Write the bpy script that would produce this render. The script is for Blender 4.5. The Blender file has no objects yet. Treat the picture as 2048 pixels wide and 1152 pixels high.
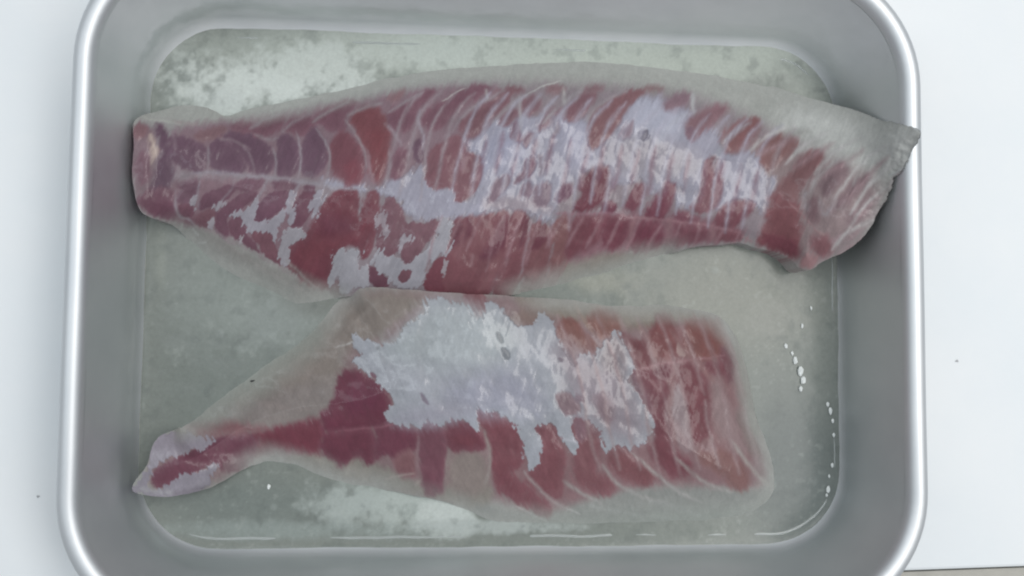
import bpy, math
import numpy as np
from mathutils import Matrix

# ------------------------------------------------------------------ camera, light, exposure
S = bpy.context.scene
COL = S.collection
CAM = np.array([-0.02986, -0.02518, 0.41918])
def _rot(a, b, c):
    ca, sa, cb, sb, cc, sc = math.cos(a), math.sin(a), math.cos(b), math.sin(b), math.cos(c), math.sin(c)
    X = np.array([[1,0,0],[0,ca,-sa],[0,sa,ca]]); Y = np.array([[cb,0,sb],[0,1,0],[-sb,0,cb]]); Z = np.array([[cc,-sc,0],[sc,cc,0],[0,0,1]])
    return Z @ Y @ X
ROT = _rot(0.06025, -0.08412, 0.0092)
FOV = math.radians(58); FPX = 1024 / math.tan(FOV / 2)
cd = bpy.data.cameras.new('camera'); cam = bpy.data.objects.new('camera', cd); COL.objects.link(cam)
M4 = np.eye(4); M4[:3, :3] = ROT; M4[:3, 3] = CAM
cam.matrix_world = Matrix(M4.tolist()); cd.sensor_fit = 'HORIZONTAL'; cd.angle = FOV
cd.clip_start = 0.01; cd.clip_end = 50; S.camera = cam

W = bpy.data.worlds.new('World'); S.world = W; W.use_nodes = True
bg = W.node_tree.nodes['Background']; bg.inputs[0].default_value = (0.91, 0.955, 1.0, 1); bg.inputs[1].default_value = 0.43
def area(name, loc, target, sx, sy, power, col):
    l = bpy.data.lights.new(name, 'AREA'); l.shape = 'RECTANGLE'; l.size = sx; l.size_y = sy; l.energy = power; l.color = col
    o = bpy.data.objects.new(name, l); COL.objects.link(o)
    from mathutils import Vector
    d = Vector(target) - Vector(loc); o.location = loc; o.rotation_euler = d.to_track_quat('-Z', 'Y').to_euler(); return o
area('ceiling_light', (0.40, 0.18, 1.06), (0.06, 0.06, 0), 1.2, 0.30, 7.6, (1.0, 0.975, 0.95))
area('ceiling_light', (-0.70, 0.15, 1.25), (0, 0, 0), 0.22, 1.2, 3.4, (0.88, 0.95, 1.0))
S.view_settings.view_transform = 'Standard'; S.view_settings.look = 'None'
S.view_settings.exposure = 0; S.view_settings.gamma = 1; S.view_settings.use_curve_mapping = False
S.render.engine = 'CYCLES'; S.cycles.filter_width = 2.1

# ------------------------------------------------------------------ helpers
def ray(u, v):
    d = np.stack([(np.asarray(u) - 1024) / FPX, -(np.asarray(v) - 576) / FPX, -np.ones_like(np.asarray(u, float))], -1)
    return d @ ROT.T
def unp(u, v, z):
    d = ray(u, v); t = (np.asarray(z) - CAM[2]) / d[..., 2]
    return CAM + d * t[..., None]
def proj(P):
    q = (P - CAM) @ ROT
    return 1024 + FPX * q[..., 0] / -q[..., 2], 576 - FPX * q[..., 1] / -q[..., 2]
def lin(c):
    c = np.asarray(c, float) / 255
    return np.where(c <= 0.04045, c / 12.92, ((c + 0.055) / 1.055) ** 2.4)
def sstep(a, b, x):
    t = np.clip((x - a) / (b - a), 0, 1); return t * t * (3 - 2 * t)
_rng = np.random.RandomState(7)
_lat = _rng.rand(256, 256)
def vnoise(x, y):
    xi = np.floor(x).astype(int); yi = np.floor(y).astype(int); fx = x - xi; fy = y - yi
    fx = fx * fx * (3 - 2 * fx); fy = fy * fy * (3 - 2 * fy)
    g = lambda i, j: _lat[(yi + j) & 255, (xi + i) & 255]
    return (g(0,0) * (1 - fx) + g(1,0) * fx) * (1 - fy) + (g(0,1) * (1 - fx) + g(1,1) * fx) * fy
def fbm(x, y, o=4, g=0.5):
    s = 0; a = 1; t = 0
    for i in range(o):
        s = s + a * (vnoise(x * 2**i + 17.3 * i, y * 2**i + 9.1 * i) - 0.5); t += a; a *= g
    return s / t * 2
def chaikin(p, closed=True, n=2):
    p = np.asarray(p, float)
    for _ in range(n):
        if closed:
            q = np.roll(p, -1, 0); p = np.stack([.75 * p + .25 * q, .25 * p + .75 * q], 1).reshape(-1, p.shape[1])
        else:
            a, b = p[:-1], p[1:]; m = np.stack([.75 * a + .25 * b, .25 * a + .75 * b], 1).reshape(-1, p.shape[1])
            p = np.vstack([p[:1], m, p[-1:]])
    return p
def segdist(u, v, a, b):
    dx, dy = b[0] - a[0], b[1] - a[1]; L = dx * dx + dy * dy + 1e-9
    t = np.clip(((u - a[0]) * dx + (v - a[1]) * dy) / L, 0, 1)
    return np.hypot(u - a[0] - t * dx, v - a[1] - t * dy), t
def sd_poly(u, v, poly):
    d = np.full(u.shape, 1e9); ins = np.zeros(u.shape, bool); n = len(poly)
    for i in range(n):
        a, b = poly[i], poly[(i + 1) % n]
        d = np.minimum(d, segdist(u, v, a, b)[0])
        if a[1] != b[1]:
            c = ((a[1] > v) != (b[1] > v)) & (u < (b[0] - a[0]) * (v - a[1]) / (b[1] - a[1]) + a[0]); ins ^= c
    return np.where(ins, d, -d)
def tag(o, label, cat, group=None, kind=None):
    if label: o['label'] = label
    if cat: o['category'] = cat
    if group: o['group'] = group
    if kind: o['kind'] = kind
    return o
def empty(name, loc):
    o = bpy.data.objects.new(name, None); o.location = loc; o.empty_display_size = 0.02; COL.objects.link(o); return o
def mesh_obj(name, verts, faces, mat, parent=None, normals=None, attrs=None, smooth=True):
    me = bpy.data.meshes.new(name)
    verts = np.asarray(verts, np.float64)
    if parent is not None: verts = verts - np.array(parent.location)
    me.from_pydata(verts.tolist(), [], faces if isinstance(faces, list) else faces.tolist())
    if attrs:
        for k, a in attrs.items():
            if a.ndim == 2:
                at = me.attributes.new(k, 'FLOAT_COLOR', 'POINT'); at.data.foreach_set('color', np.hstack([a, np.ones((len(a), 1))]).astype(np.float32).ravel())
            else:
                at = me.attributes.new(k, 'FLOAT', 'POINT'); at.data.foreach_set('value', a.astype(np.float32))
    me.materials.append(mat)
    if smooth: me.polygons.foreach_set('use_smooth', np.ones(len(me.polygons), bool))
    if normals is not None: me.normals_split_custom_set_from_vertices(normals.tolist())
    o = bpy.data.objects.new(name, me); COL.objects.link(o)
    if parent is not None: o.parent = parent
    return o
def nmat(name):
    m = bpy.data.materials.new(name); m.use_nodes = True; nt = m.node_tree
    return m, nt, nt.nodes['Principled BSDF']
def node(nt, t, **kw):
    n = nt.nodes.new(t)
    for k, v in kw.items():
        if k.startswith('i_'): n.inputs[k[2:].replace('_', ' ')].default_value = v
        else: setattr(n, k, v)
    return n
def noise(nt, scale, detail=4, rough=.55, vec=None):
    n = node(nt, 'ShaderNodeTexNoise'); n.inputs['Scale'].default_value = scale; n.inputs['Detail'].default_value = detail; n.inputs['Roughness'].default_value = rough
    if vec: nt.links.new(vec, n.inputs['Vector'])
    return n
def objco(nt, scale=None):
    t = node(nt, 'ShaderNodeTexCoord')
    if scale is None: return t.outputs['Object']
    m = node(nt, 'ShaderNodeMapping'); m.inputs['Scale'].default_value = scale; nt.links.new(t.outputs['Object'], m.inputs['Vector']); return m.outputs[0]
def ramp(nt, fac, p0, c0, p1, c1):
    r = node(nt, 'ShaderNodeValToRGB'); r.color_ramp.elements[0].position = p0; r.color_ramp.elements[0].color = (*c0, 1)
    r.color_ramp.elements[1].position = p1; r.color_ramp.elements[1].color = (*c1, 1); nt.links.new(fac, r.inputs[0]); return r.outputs[0]
def mrange(nt, fac, a, b):
    m = node(nt, 'ShaderNodeMapRange'); m.inputs['To Min'].default_value = a; m.inputs['To Max'].default_value = b; nt.links.new(fac, m.inputs['Value']); return m.outputs[0]
def bump(nt, h, strength, dist, bsdf):
    b = node(nt, 'ShaderNodeBump'); b.inputs['Strength'].default_value = strength; b.inputs['Distance'].default_value = dist
    nt.links.new(h, b.inputs['Height']); nt.links.new(b.outputs[0], bsdf.inputs['Normal']); return b

# ------------------------------------------------------------------ materials
def mat_table():
    m, nt, b = nmat('white_laminate')
    n = noise(nt, 9, 5, .6, objco(nt))
    nt.links.new(ramp(nt, n.outputs[0], .3, (.79, .84, .87), .7, (.85, .88, .895)), b.inputs['Base Color'])
    n2 = noise(nt, 60, 4, .6, objco(nt)); nt.links.new(mrange(nt, n2.outputs[0], .38, .55), b.inputs['Roughness'])
    n3 = noise(nt, 900, 2, .5, objco(nt)); bump(nt, n3.outputs[0], .05, .0004, b); return m
def mat_plain(name, c, r=.5, var=.12, scale=80):
    m, nt, b = nmat(name); n = noise(nt, scale, 5, .6, objco(nt)); c = np.array(c)
    nt.links.new(ramp(nt, n.outputs[0], .3, tuple(c * (1 - var)), .7, tuple(c * (1 + var))), b.inputs['Base Color']); b.inputs['Roughness'].default_value = r
    bump(nt, n.outputs[0], .1, .0005, b); return m
def mat_metal():
    m, nt, b = nmat('satin_aluminium'); b.inputs['Metallic'].default_value = 1
    n = noise(nt, 28, 5, .6, objco(nt)); n2 = noise(nt, 1400, 3, .6, objco(nt)); n3 = noise(nt, 7, 3, .5, objco(nt))
    mx = node(nt, 'ShaderNodeMath', operation='ADD'); nt.links.new(n.outputs[0], mx.inputs[0]); nt.links.new(n3.outputs[0], mx.inputs[1])
    hv = node(nt, 'ShaderNodeMath', operation='MULTIPLY'); hv.inputs[1].default_value = .5; nt.links.new(mx.outputs[0], hv.inputs[0])
    nt.links.new(ramp(nt, hv.outputs[0], .35, (.68, .71, .735), .65, (.76, .785, .80)), b.inputs['Base Color'])
    nt.links.new(mrange(nt, n.outputs[0], .44, .56), b.inputs['Roughness'])
    bump(nt, n2.outputs[0], .10, .0002, b); return m
def mat_basin():
    m = mat_metal(); m.name = 'basin_aluminium'; nt = m.node_tree; b = nt.nodes['Principled BSDF']
    a = node(nt, 'ShaderNodeAttribute', attribute_name='far_wall'); n = noise(nt, 60, 6, .7, objco(nt, (1, 3, 3)))
    g = node(nt, 'ShaderNodeMath', operation='MULTIPLY'); nt.links.new(a.outputs['Fac'], g.inputs[0]); nt.links.new(mrange(nt, n.outputs[0], .35, 1.3), g.inputs[1]); g.use_clamp = True
    t = node(nt, 'ShaderNodeTexCoord'); sx = node(nt, 'ShaderNodeSeparateXYZ'); nt.links.new(t.outputs['Object'], sx.inputs[0])
    nb = noise(nt, 75, 6, .72, objco(nt, (.55, 1, 1))); zz = node(nt, 'ShaderNodeMath', operation='MULTIPLY_ADD'); nt.links.new(nb.outputs[0], zz.inputs[0]); zz.inputs[1].default_value = .022; nt.links.new(sx.outputs[2], zz.inputs[2])
    df = node(nt, 'ShaderNodeMath', operation='SUBTRACT'); nt.links.new(zz.outputs[0], df.inputs[0]); df.inputs[1].default_value = .0325
    ab = node(nt, 'ShaderNodeMath', operation='ABSOLUTE'); nt.links.new(df.outputs[0], ab.inputs[0])
    xr = node(nt, 'ShaderNodeMapRange'); nt.links.new(sx.outputs[0], xr.inputs[0]); xr.inputs[1].default_value = -.03; xr.inputs[2].default_value = .10; xr.inputs[3].default_value = .05; xr.inputs[4].default_value = .9
    bd = node(nt, 'ShaderNodeMapRange', interpolation_type='SMOOTHSTEP'); nt.links.new(ab.outputs[0], bd.inputs[0]); bd.inputs[1].default_value = .0005; bd.inputs[2].default_value = .0055; nt.links.new(xr.outputs[0], bd.inputs[3]); bd.inputs[4].default_value = 1
    g2 = node(nt, 'ShaderNodeMath', operation='MULTIPLY'); nt.links.new(g.outputs[0], g2.inputs[0]); nt.links.new(bd.outputs[0], g2.inputs[1])
    nt.links.new(mrange(nt, g2.outputs[0], 1, .2), b.inputs['Metallic'])  # far wall mostly less metallic and paler, with a patchy more metallic band
    return m
def mat_fish():
    m, nt, b = nmat('raw_fish'); L = nt.links
    a = node(nt, 'ShaderNodeAttribute', attribute_name='albedo'); s = node(nt, 'ShaderNodeAttribute', attribute_name='silver'); al = node(nt, 'ShaderNodeAttribute', attribute_name='opacity')
    n = noise(nt, 1100, 4, .65, objco(nt)); f = noise(nt, 420, 4, .6, objco(nt, (1, .5, 1)))
    v = node(nt, 'ShaderNodeMath', operation='MULTIPLY'); L.new(n.outputs[0], v.inputs[0]); L.new(f.outputs[0], v.inputs[1])
    mx = node(nt, 'ShaderNodeMix', data_type='RGBA', blend_type='MULTIPLY'); mx.inputs['Factor'].default_value = 1
    L.new(a.outputs['Color'], mx.inputs[6]); L.new(ramp(nt, v.outputs[0], .1, (.90,)*3, .45, (1.10,)*3), mx.inputs[7]); L.new(mx.outputs[2], b.inputs['Base Color'])
    L.new(mrange(nt, s.outputs['Fac'], .46, .40), b.inputs['Roughness']); L.new(al.outputs['Fac'], b.inputs['Alpha'])
    L.new(mrange(nt, s.outputs['Fac'], .20, .42), b.inputs['Coat Weight']); b.inputs['Coat Roughness'].default_value = .13; b.inputs['Specular IOR Level'].default_value = .3
    b.inputs['Subsurface Weight'].default_value = .0
    bump(nt, v.outputs[0], .13, .0005, b); return m
def mat_ice():
    m, nt, b = nmat('cloudy_ice'); L = nt.links
    a = node(nt, 'ShaderNodeAttribute', attribute_name='albedo'); s = node(nt, 'ShaderNodeAttribute', attribute_name='frost')
    n = noise(nt, 700, 5, .65, objco(nt))
    mx = node(nt, 'ShaderNodeMix', data_type='RGBA', blend_type='MULTIPLY'); mx.inputs['Factor'].default_value = 1
    L.new(a.outputs['Color'], mx.inputs[6]); L.new(ramp(nt, n.outputs[0], .3, (.93,)*3, .7, (1.07,)*3), mx.inputs[7]); L.new(mx.outputs[2], b.inputs['Base Color'])
    L.new(mrange(nt, s.outputs['Fac'], .22, .6), b.inputs['Roughness']); b.inputs['IOR'].default_value = 1.31
    bump(nt, n.outputs[0], .06, .0005, b); return m
M_TABLE = mat_table(); M_METAL = mat_metal(); M_BASIN = mat_basin(); M_FISH = mat_fish(); M_ICE = mat_ice()

# ------------------------------------------------------------------ table
e0 = unp(1805., 1148., 0.); e1 = unp(2048., 1139., 0.)
ang = math.atan2(e1[1] - e0[1], e1[0] - e0[0])
def table_pts(x, y, z): # local: x along front edge, y towards the back, origin on the edge
    ca, sa = math.cos(ang), math.sin(ang)
    return (e0[0] + ca * x - sa * y, e0[1] + sa * x + ca * y, z)
def slab(x0, x1, y0, y1, z0, z1, b=.0):
    prof = [(y0, z0), (y0, z1 - b), (y0 + b * .3, z1 - b * .3), (y0 + b, z1), (y1, z1), (y1, z0)] if b else [(y0, z0), (y0, z1), (y1, z1), (y1, z0)]
    n = len(prof); vs = [table_pts(x, y, z) for x in (x0, x1) for y, z in prof]
    return vs, [[i, i + n, (i + 1) % n + n, (i + 1) % n] for i in range(n)] + [list(range(n)), list(range(2 * n - 1, n - 1, -1))]
tb = empty('table', table_pts(0, .3, 0))
vs, fs = slab(-.9, .6, .0012, .75, -.03, 0, .0015); mesh_obj('tabletop', vs, fs, M_TABLE, tb, smooth=False)
vs, fs = slab(-.9, .6, -.03, 0, -.034, -.0035, .002); mesh_obj('edge_trim', vs, fs, mat_plain('beige_trim', (.42, .41, .37), .5), tb, smooth=False)
tag(tb, 'white laminate table under the metal tray, with beige edge trim', 'table'); tb['kind'] = 'structure'
for (u, v, r) in ((1914, 722, .0006), (76, 993, .0005)):
    p = unp(float(u), float(v), .0002); vs = []; k = 9
    for j, (rr_, z) in enumerate(((1.0, 0), (.8, .5), (.35, .8))):
        for i in range(k):
            a = 2 * math.pi * i / k; q = r * rr_ * (1 + .3 * math.sin(3 * a + u)); vs.append((p[0] + q * math.cos(a) * 1.4, p[1] + q * math.sin(a), p[2] + z * r * .4))
    fs = [[j * k + i, j * k + (i + 1) % k, j * k + k + (i + 1) % k, j * k + k + i] for j in range(2) for i in range(k)] + [list(range(2 * k, 3 * k))]
    o = mesh_obj('crumb', vs, fs, mat_plain('grey_crumb', (.45, .47, .48), .7))
    tag(o, 'tiny dark grey crumb lying on the white table ' + ('past the overhanging tail' if u > 1000 else 'beside the smaller fillet tail'), 'crumb', 'crumbs on the table')

# ------------------------------------------------------------------ tray
RW, RH, RR = 0.34, 0.2700, 0.052
ICE = 0.008
def inset(s):      # the long walls lean in more than the short ones
    return s, s + max(0, s - .0085) * .95
def ring(s, z, n=18, m=14):
    sx, sy = inset(s); w, h, r = RW / 2 - sx, RH / 2 - sy, max(RR - (sx + sy) / 2, .004); P = []
    for (cx, cy, a0) in ((w - r, h - r, 0), (-w + r, h - r, 90), (-w + r, -h + r, 180), (w - r, -h + r, 270)):
        for i in range(n):
            a = math.radians(a0 + 90 * i / (n - 1)); P.append((cx + r * math.cos(a), cy + r * math.sin(a), z))
    out = []
    for i in range(len(P)):
        a, b = P[i], P[(i + 1) % len(P)]; out.append(a)
        if i % n == n - 1:
            for k in range(1, m): t = k / m; out.append(tuple(a[j] + (b[j] - a[j]) * t for j in range(3)))
    return out
def sweep(prof, cap0=False, cap1=False, wob=0):
    rs = [ring(s, z) for s, z in prof]; n = len(rs[0]); vs = [p for r in rs for p in r]
    vs = np.array(vs)
    if wob:
        w = wob * np.sin(vs[:, 0] * 31 + 1.3) * np.cos(vs[:, 1] * 27 + .4) + wob * .6 * np.sin(vs[:, 0] * 83 + vs[:, 1] * 71)
        vs[:, 2] += w
    fs = [[j * n + i, j * n + (i + 1) % n, (j + 1) * n + (i + 1) % n, (j + 1) * n + i] for j in range(len(rs) - 1) for i in range(n)]
    if cap0: fs.append(list(range(n))[::-1])
    if cap1: fs.append(list(range((len(rs) - 1) * n, len(rs) * n)))
    return vs, fs
tray = empty('metal_tray', (0, 0, 0))
tag(tray, 'deep rectangular silver aluminium tray with rounded rolled rim holding two fish fillets', 'tray')
rim = [(.0012, .0510)] + [(0.0042 - .0041 * math.cos(a), .0560 + .0041 * math.sin(a)) for a in np.radians(np.linspace(-30, 140, 20))]
rim += [(.0078, .0580), (.0083, .0565), (.0085, .0545)]
M_RIM = mat_metal(); M_RIM.name = 'satin_rim'
for lk in list(M_RIM.node_tree.nodes['Principled BSDF'].inputs['Roughness'].links): M_RIM.node_tree.links.remove(lk)
M_RIM.node_tree.nodes['Principled BSDF'].inputs['Roughness'].default_value = .56
vs, fs = sweep(rim, wob=.0002); mesh_obj('rim', vs, fs, M_RIM, tray)
wall = [(.0085, .0545), (.0090, .048), (.0105, .036), (.0122, .024), (.0133, .0165)]
wall += [(.0253 - .012 * math.cos(a), .0145 - .012 * math.sin(a)) for a in np.radians(np.linspace(0, 88, 12))] + [(.034, .0024)]
vs, fs = sweep(wall, cap1=True); far_wall = np.clip((vs[:, 1] - .085) / .02, 0, 1) * .8 + .1
mesh_obj('basin', vs, fs, M_BASIN, tray, None, {'far_wall': far_wall})
outer = [(.0012, .0510), (.0035, .0500), (.0075, .0490), (.0083, .040), (.0118, .018), (.0145, .008), (.020, .002), (.027, .0003), (.035, .0002)]
vs, fs = sweep(outer, cap1=True); mesh_obj('outer_shell', vs, [f[::-1] for f in fs], M_METAL, tray)

# ------------------------------------------------------------------ ice sheet
E_ICE = 1.30
_sx, _sy = inset(.0144); iw, ih, ir = RW / 2 - _sx, RH / 2 - _sy, RR - (_sx + _sy) / 2
st = .0006; gx = np.arange(-iw - st, iw + 2 * st, st); gy = np.arange(-ih - st, ih + 2 * st, st)
X, Y = np.meshgrid(gx, gy)
def sd_rr(x, y):
    qx = np.abs(x) - (iw - ir); qy = np.abs(y) - (ih - ir)
    return -(np.minimum(np.maximum(qx, qy), 0) + np.hypot(np.maximum(qx, 0), np.maximum(qy, 0)) - ir)
sd = sd_rr(X, Y); e = 1e-5
gxx = (sd_rr(X + e, Y) - sd) / e; gyy = (sd_rr(X, Y + e) - sd) / e
out = sd < 0; X = np.where(out, X - sd * gxx, X); Y = np.where(out, Y - sd * gyy, Y); dd = np.maximum(sd, 0)
U, V = proj(np.stack([X, Y, np.full(X.shape, ICE)], -1))
n1 = fbm(U / 90, V / 90, 5); n2 = fbm(U / 26 + 40, V / 26, 4); n3 = fbm(U / 9 + 7, V / 9, 3)
Z = ICE + 0.00025 * n1 + .00004 * n2 + .0008 * np.exp(-dd / .0016) * (.75 + .6 * fbm(U / 60, V / 60 + 5, 3))
Z += .0 * np.exp(-((U - 1592) / 20)**2 - ((V - 735) / 45)**2) * np.maximum(n3 + .25, 0) * 3
Z += .0 * np.exp(-((U - 1655) / 10)**2 - ((V - 900) / 110)**2) * np.maximum(n3 + .2, 0) * 3
C = np.zeros(X.shape + (3,)); base = lin((142, 148, 142)); C[:] = base
blobs = [ # u, v, ru, rv, colour, amount, threshold noise
    (460, 760, 190, 260, (134, 142, 137), .8, 0), (1450, 600, 210, 120, (152, 155, 146), .9, .3), (1590, 940, 120, 190, (118, 126, 124), .9, 0),
    (500, 1010, 220, 60, (132, 141, 137), .7, 0), (1000, 100, 760, 70, (200, 208, 200), 1, .1), (360, 180, 60, 100, (165, 173, 168), .8, .2),
    (560, 165, 200, 75, (222, 230, 225), 1, .9), (440, 215, 60, 40, (214, 222, 218), .9, .8), (640, 130, 150, 40, (212, 220, 214), .9, .9), (860, 110, 140, 40, (206, 215, 208), .8, .9),
    (1350, 125, 280, 40, (200, 208, 198), .7, .8), (1620, 180, 60, 50, (190, 196, 188), .7, .5),
    (800, 1010, 150, 45, (190, 199, 194), 1, .9), (900, 1030, 60, 40, (208, 216, 212), .9, .8), (690, 1010, 90, 50, (180, 189, 185), .8, .8), (560, 1060, 300, 22, (160, 170, 166), .7, .5),
    (1000, 1052, 160, 16, (185, 193, 190), .8, .8), (1200, 560, 80, 30, (165, 167, 156), .8, .6), (540, 640, 110, 60, (156, 164, 160), .6, .9), (430, 600, 110, 110, (150, 158, 152), .6, .8),
    (322, 520, 14, 60, (160, 166, 158), .7, .4), (1540, 640, 60, 40, (160, 162, 155), .5, .8), (640, 600, 90, 40, (120, 122, 116), .5, .4)]
F = np.zeros(X.shape)
for (u, v, ru, rv, c, amt, th) in blobs:
    q = 1 - np.hypot((U - u) / ru, (V - v) / rv)
    k = sstep(-.3, .75, q + th * (.55 * n1 + .45 * n2 + .35 * n3)) * amt * sstep(-.6, -.2, q); C = C * (1 - k[..., None]) + lin(c) * k[..., None]
    if max(c) > 175: F = np.maximum(F, k)
for (u, v, r) in ((545, 606, 12), (440, 668, 9), (546, 673, 8), (548, 1014, 7), (604, 712, 6), (480, 700, 8), (1430, 540, 8)):
    k = sstep(1.25, .7, np.hypot(U - u, V - v) / r) * .3; C = C * (1 - k[..., None]) + lin((172, 180, 176)) * k[..., None]; Z += k * .0001
sp = sstep(.35, .7, n3 + .5 * n2) * .22 * sstep(-.4, .3, n1); C = C * (1 - sp[..., None]) + lin((190, 196, 190)) * sp[..., None]
dk = sstep(.15, .6, -n2 - .3 * n3) * .22; C = C * (1 - dk[..., None]) + lin((100, 108, 106)) * dk[..., None]
Z += F * (.0002 + .00006 * n3)
inside = (sd > 0); cell = inside[:-1, :-1] | inside[1:, :-1] | inside[:-1, 1:] | inside[1:, 1:]
def grid_faces(cell, shp):
    j, i = np.nonzero(cell); n = shp[1]
    return np.stack([j * n + i, j * n + i + 1, (j + 1) * n + i + 1, (j + 1) * n + i], 1)
def compact(faces, *arrs):
    used, inv = np.unique(faces, return_inverse=True)
    return [inv.reshape(faces.shape)] + [a[used] for a in arrs]
fcs, vv, cc_, ff_ = compact(grid_faces(cell, X.shape), np.stack([X, Y, Z], -1).reshape(-1, 3), (C / E_ICE).reshape(-1, 3), F.reshape(-1))
o = mesh_obj('ice_sheet', vv, fcs, M_ICE, None, None, {'albedo': cc_, 'frost': ff_})
ice = tag(o, 'cloudy grey-green sheet of ice with white frost patches covering the bottom of the tray', 'ice')
def mat_clear():
    m, nt, b = nmat('clear_wet_ice'); n = noise(nt, 300, 4, .6, objco(nt))
    b.inputs['Base Color'].default_value = (.60, .64, .63, 1); b.inputs['Transmission Weight'].default_value = .5; b.inputs['IOR'].default_value = 1.33
    nt.links.new(mrange(nt, n.outputs[0], .03, .14), b.inputs['Roughness']); return m
M_CLEAR = mat_clear()
# wet bead of meltwater running along the edge of the ice
def bead(s, z, r, wob):
    R_ = [np.array(ring(s + r * math.cos(a), z + r * .8 * math.sin(a), 24, 60)) for a in np.linspace(0, math.pi, 9)]; n = len(R_[0])
    c = R_[4]; w = np.array([fbm(np.array(p[0] * 110 + 40), np.array(p[1] * 110 + 40), 3) for p in c]); w2 = np.array([fbm(np.array(p[0] * 35 + 80), np.array(p[1] * 35 + 20), 2) for p in c])
    vs = np.concatenate(R_); k = np.tile(w, 9); k2 = np.tile(w2, 9); vs[:, 2] += wob * k - .0007 * np.maximum(k2 * 2.2 + .05, 0); cx = np.tile(c, (9, 1)); d = -cx * np.array([1 / .15, 1 / .11, 0]); vs += d / (np.linalg.norm(d, axis=1, keepdims=True) + 1e-9) * (.0006 * k)[:, None]
    vs[:, 2] -= .0012 * np.clip((-.140 - vs[:, 0]) / .006, 0, 1)
    return vs, [[j * n + i, j * n + (i + 1) % n, (j + 1) * n + (i + 1) % n, (j + 1) * n + i] for j in range(8) for i in range(n)]
vs, fs = bead(.0172, ICE + .00005, .0003, .0001); mesh_obj('meltwater_bead', vs, fs, M_CLEAR, ice)
# white ice chips, most of them added to show as bright glints
M_CHIP, _nt, _b = nmat('white_wet_ice'); _b.inputs['Base Color'].default_value = (.84, .88, .87, 1); _b.inputs['IOR'].default_value = 1.31; _b.inputs['Transmission Weight'].default_value = .12
_n = noise(_nt, 900, 3, .6, objco(_nt)); _nt.links.new(mrange(_nt, _n.outputs[0], .03, .18), _b.inputs['Roughness'])
def chip(u, v, r, seed, label, group):
    rg = np.random.RandomState(seed); p = unp(float(u), float(v), ICE + .0002); vs = []; k = 7
    for (q, z) in ((.8, 0), (1.0, .3), (.75, .62), (.3, .8)):
        for i in range(k):
            a = 2 * math.pi * i / k + z; rr_ = r * q * (.75 + .5 * rg.rand()); vs.append((p[0] + rr_ * math.cos(a) * .8, p[1] + rr_ * math.sin(a) * 1.3, p[2] + r * z * (.8 + .4 * rg.rand())))
    fs = [[j * k + i, j * k + (i + 1) % k, j * k + k + (i + 1) % k, j * k + k + i] for j in range(3) for i in range(k)] + [list(range(3 * k, 4 * k)), list(range(k))[::-1]]
    tag(mesh_obj('white_chip', vs, fs, M_CHIP, None, smooth=False), label, 'ice chip', group)
for i, (u, v, r) in enumerate(((1572, 692, 1.0), (1584, 706, .8), (1590, 722, 1.4), (1600, 742, 1.9), (1606, 760, 1.6), (1601, 778, 1.1), (1604, 652, .8), (1622, 616, .7))):
    chip(u, v, r * .001, i, 'small white ice chip added as a wet glint, clustered between the smaller fillet and the short wall', 'glint chips in the cluster')
for i, (u, v, r) in enumerate(((1655, 808, .9), (1660, 822, 1.2), (1665, 842, .8), (1667, 870, .8), (1664, 930, .8), (1658, 952, .7), (1656, 978, 1.1), (1653, 990, .7))):
    chip(u, v, r * .001, 20 + i, 'small white ice chip added as a wet glint, in the row along the short tray wall', 'glint chips along the wall')
chip(538, 973, .0009, 50, 'single pale chip of ice lying on the ice below the folded tail fillet', None)

# ------------------------------------------------------------------ fish fillets
MAU, MDK, RED, DRK, BRN, PNK = (113, 84, 94), (99, 77, 90), (117, 72, 76), (103, 61, 71), (124, 92, 91), (128, 100, 105)
SIL, LAV, GRY = (152, 151, 160), (150, 148, 162), (158, 160, 158)

# layers: (kind, points, colour, softness px, noise px);   kind: p paint only, m muscle segment, s pale silver patch, l line (colour only; noise field = half width)
UP_OUT = [ # x, y, fade px, edge height mm
    (265,246,3,20),(283,231,4,14),(330,216,7,8),(390,208,7,5),(430,222,5,5),(450,236,3,4),(490,218,9,1.5),(565,202,9,1.5),(640,190,9,1.5),(752,161,9,1.5),(852,140,9,1.5),(952,131,9,1.5),(1077,124,9,1.5),(1227,123,9,1.5),
    (1380,141,9,1.5),(1505,160,10,1.5),(1607,194,10,1.5),(1700,216,10,4),(1764,238,10,3),(1823,252,5,2),(1842,259,2,2),(1842,273,2,2),(1829,290,3,2),(1818,314,4,2),(1806,338,5,2),(1788,360,7,2),
    (1770,404,8,3),(1728,478,6,5),(1689,504,4,8),(1646,521,3,12),(1624,541,3,13),(1599,540,3,12),(1580,519,3,10),(1546,502,3,9),(1501,492,3,8),(1484,486,3,8),(1414,490,3,7),(1339,506,8,5),(1264,530,16,3),
    (1152,565,16,3),(1077,582,14,4),(1014,594,6,5),(930,594,3,6),(800,588,3,6),(700,590,5,4),(650,604,12,1),(590,614,16,1),(540,584,16,1),(465,552,14,1),(415,518,12,1.5),(370,470,9,3),(342,446,6,8),(302,436,4,15),(280,425,3,18),(270,398,3,20),(264,350,3,21),(268,300,3,21)]
m = 'm'; s = 's'; p = 'p'; l = 'l'
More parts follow.
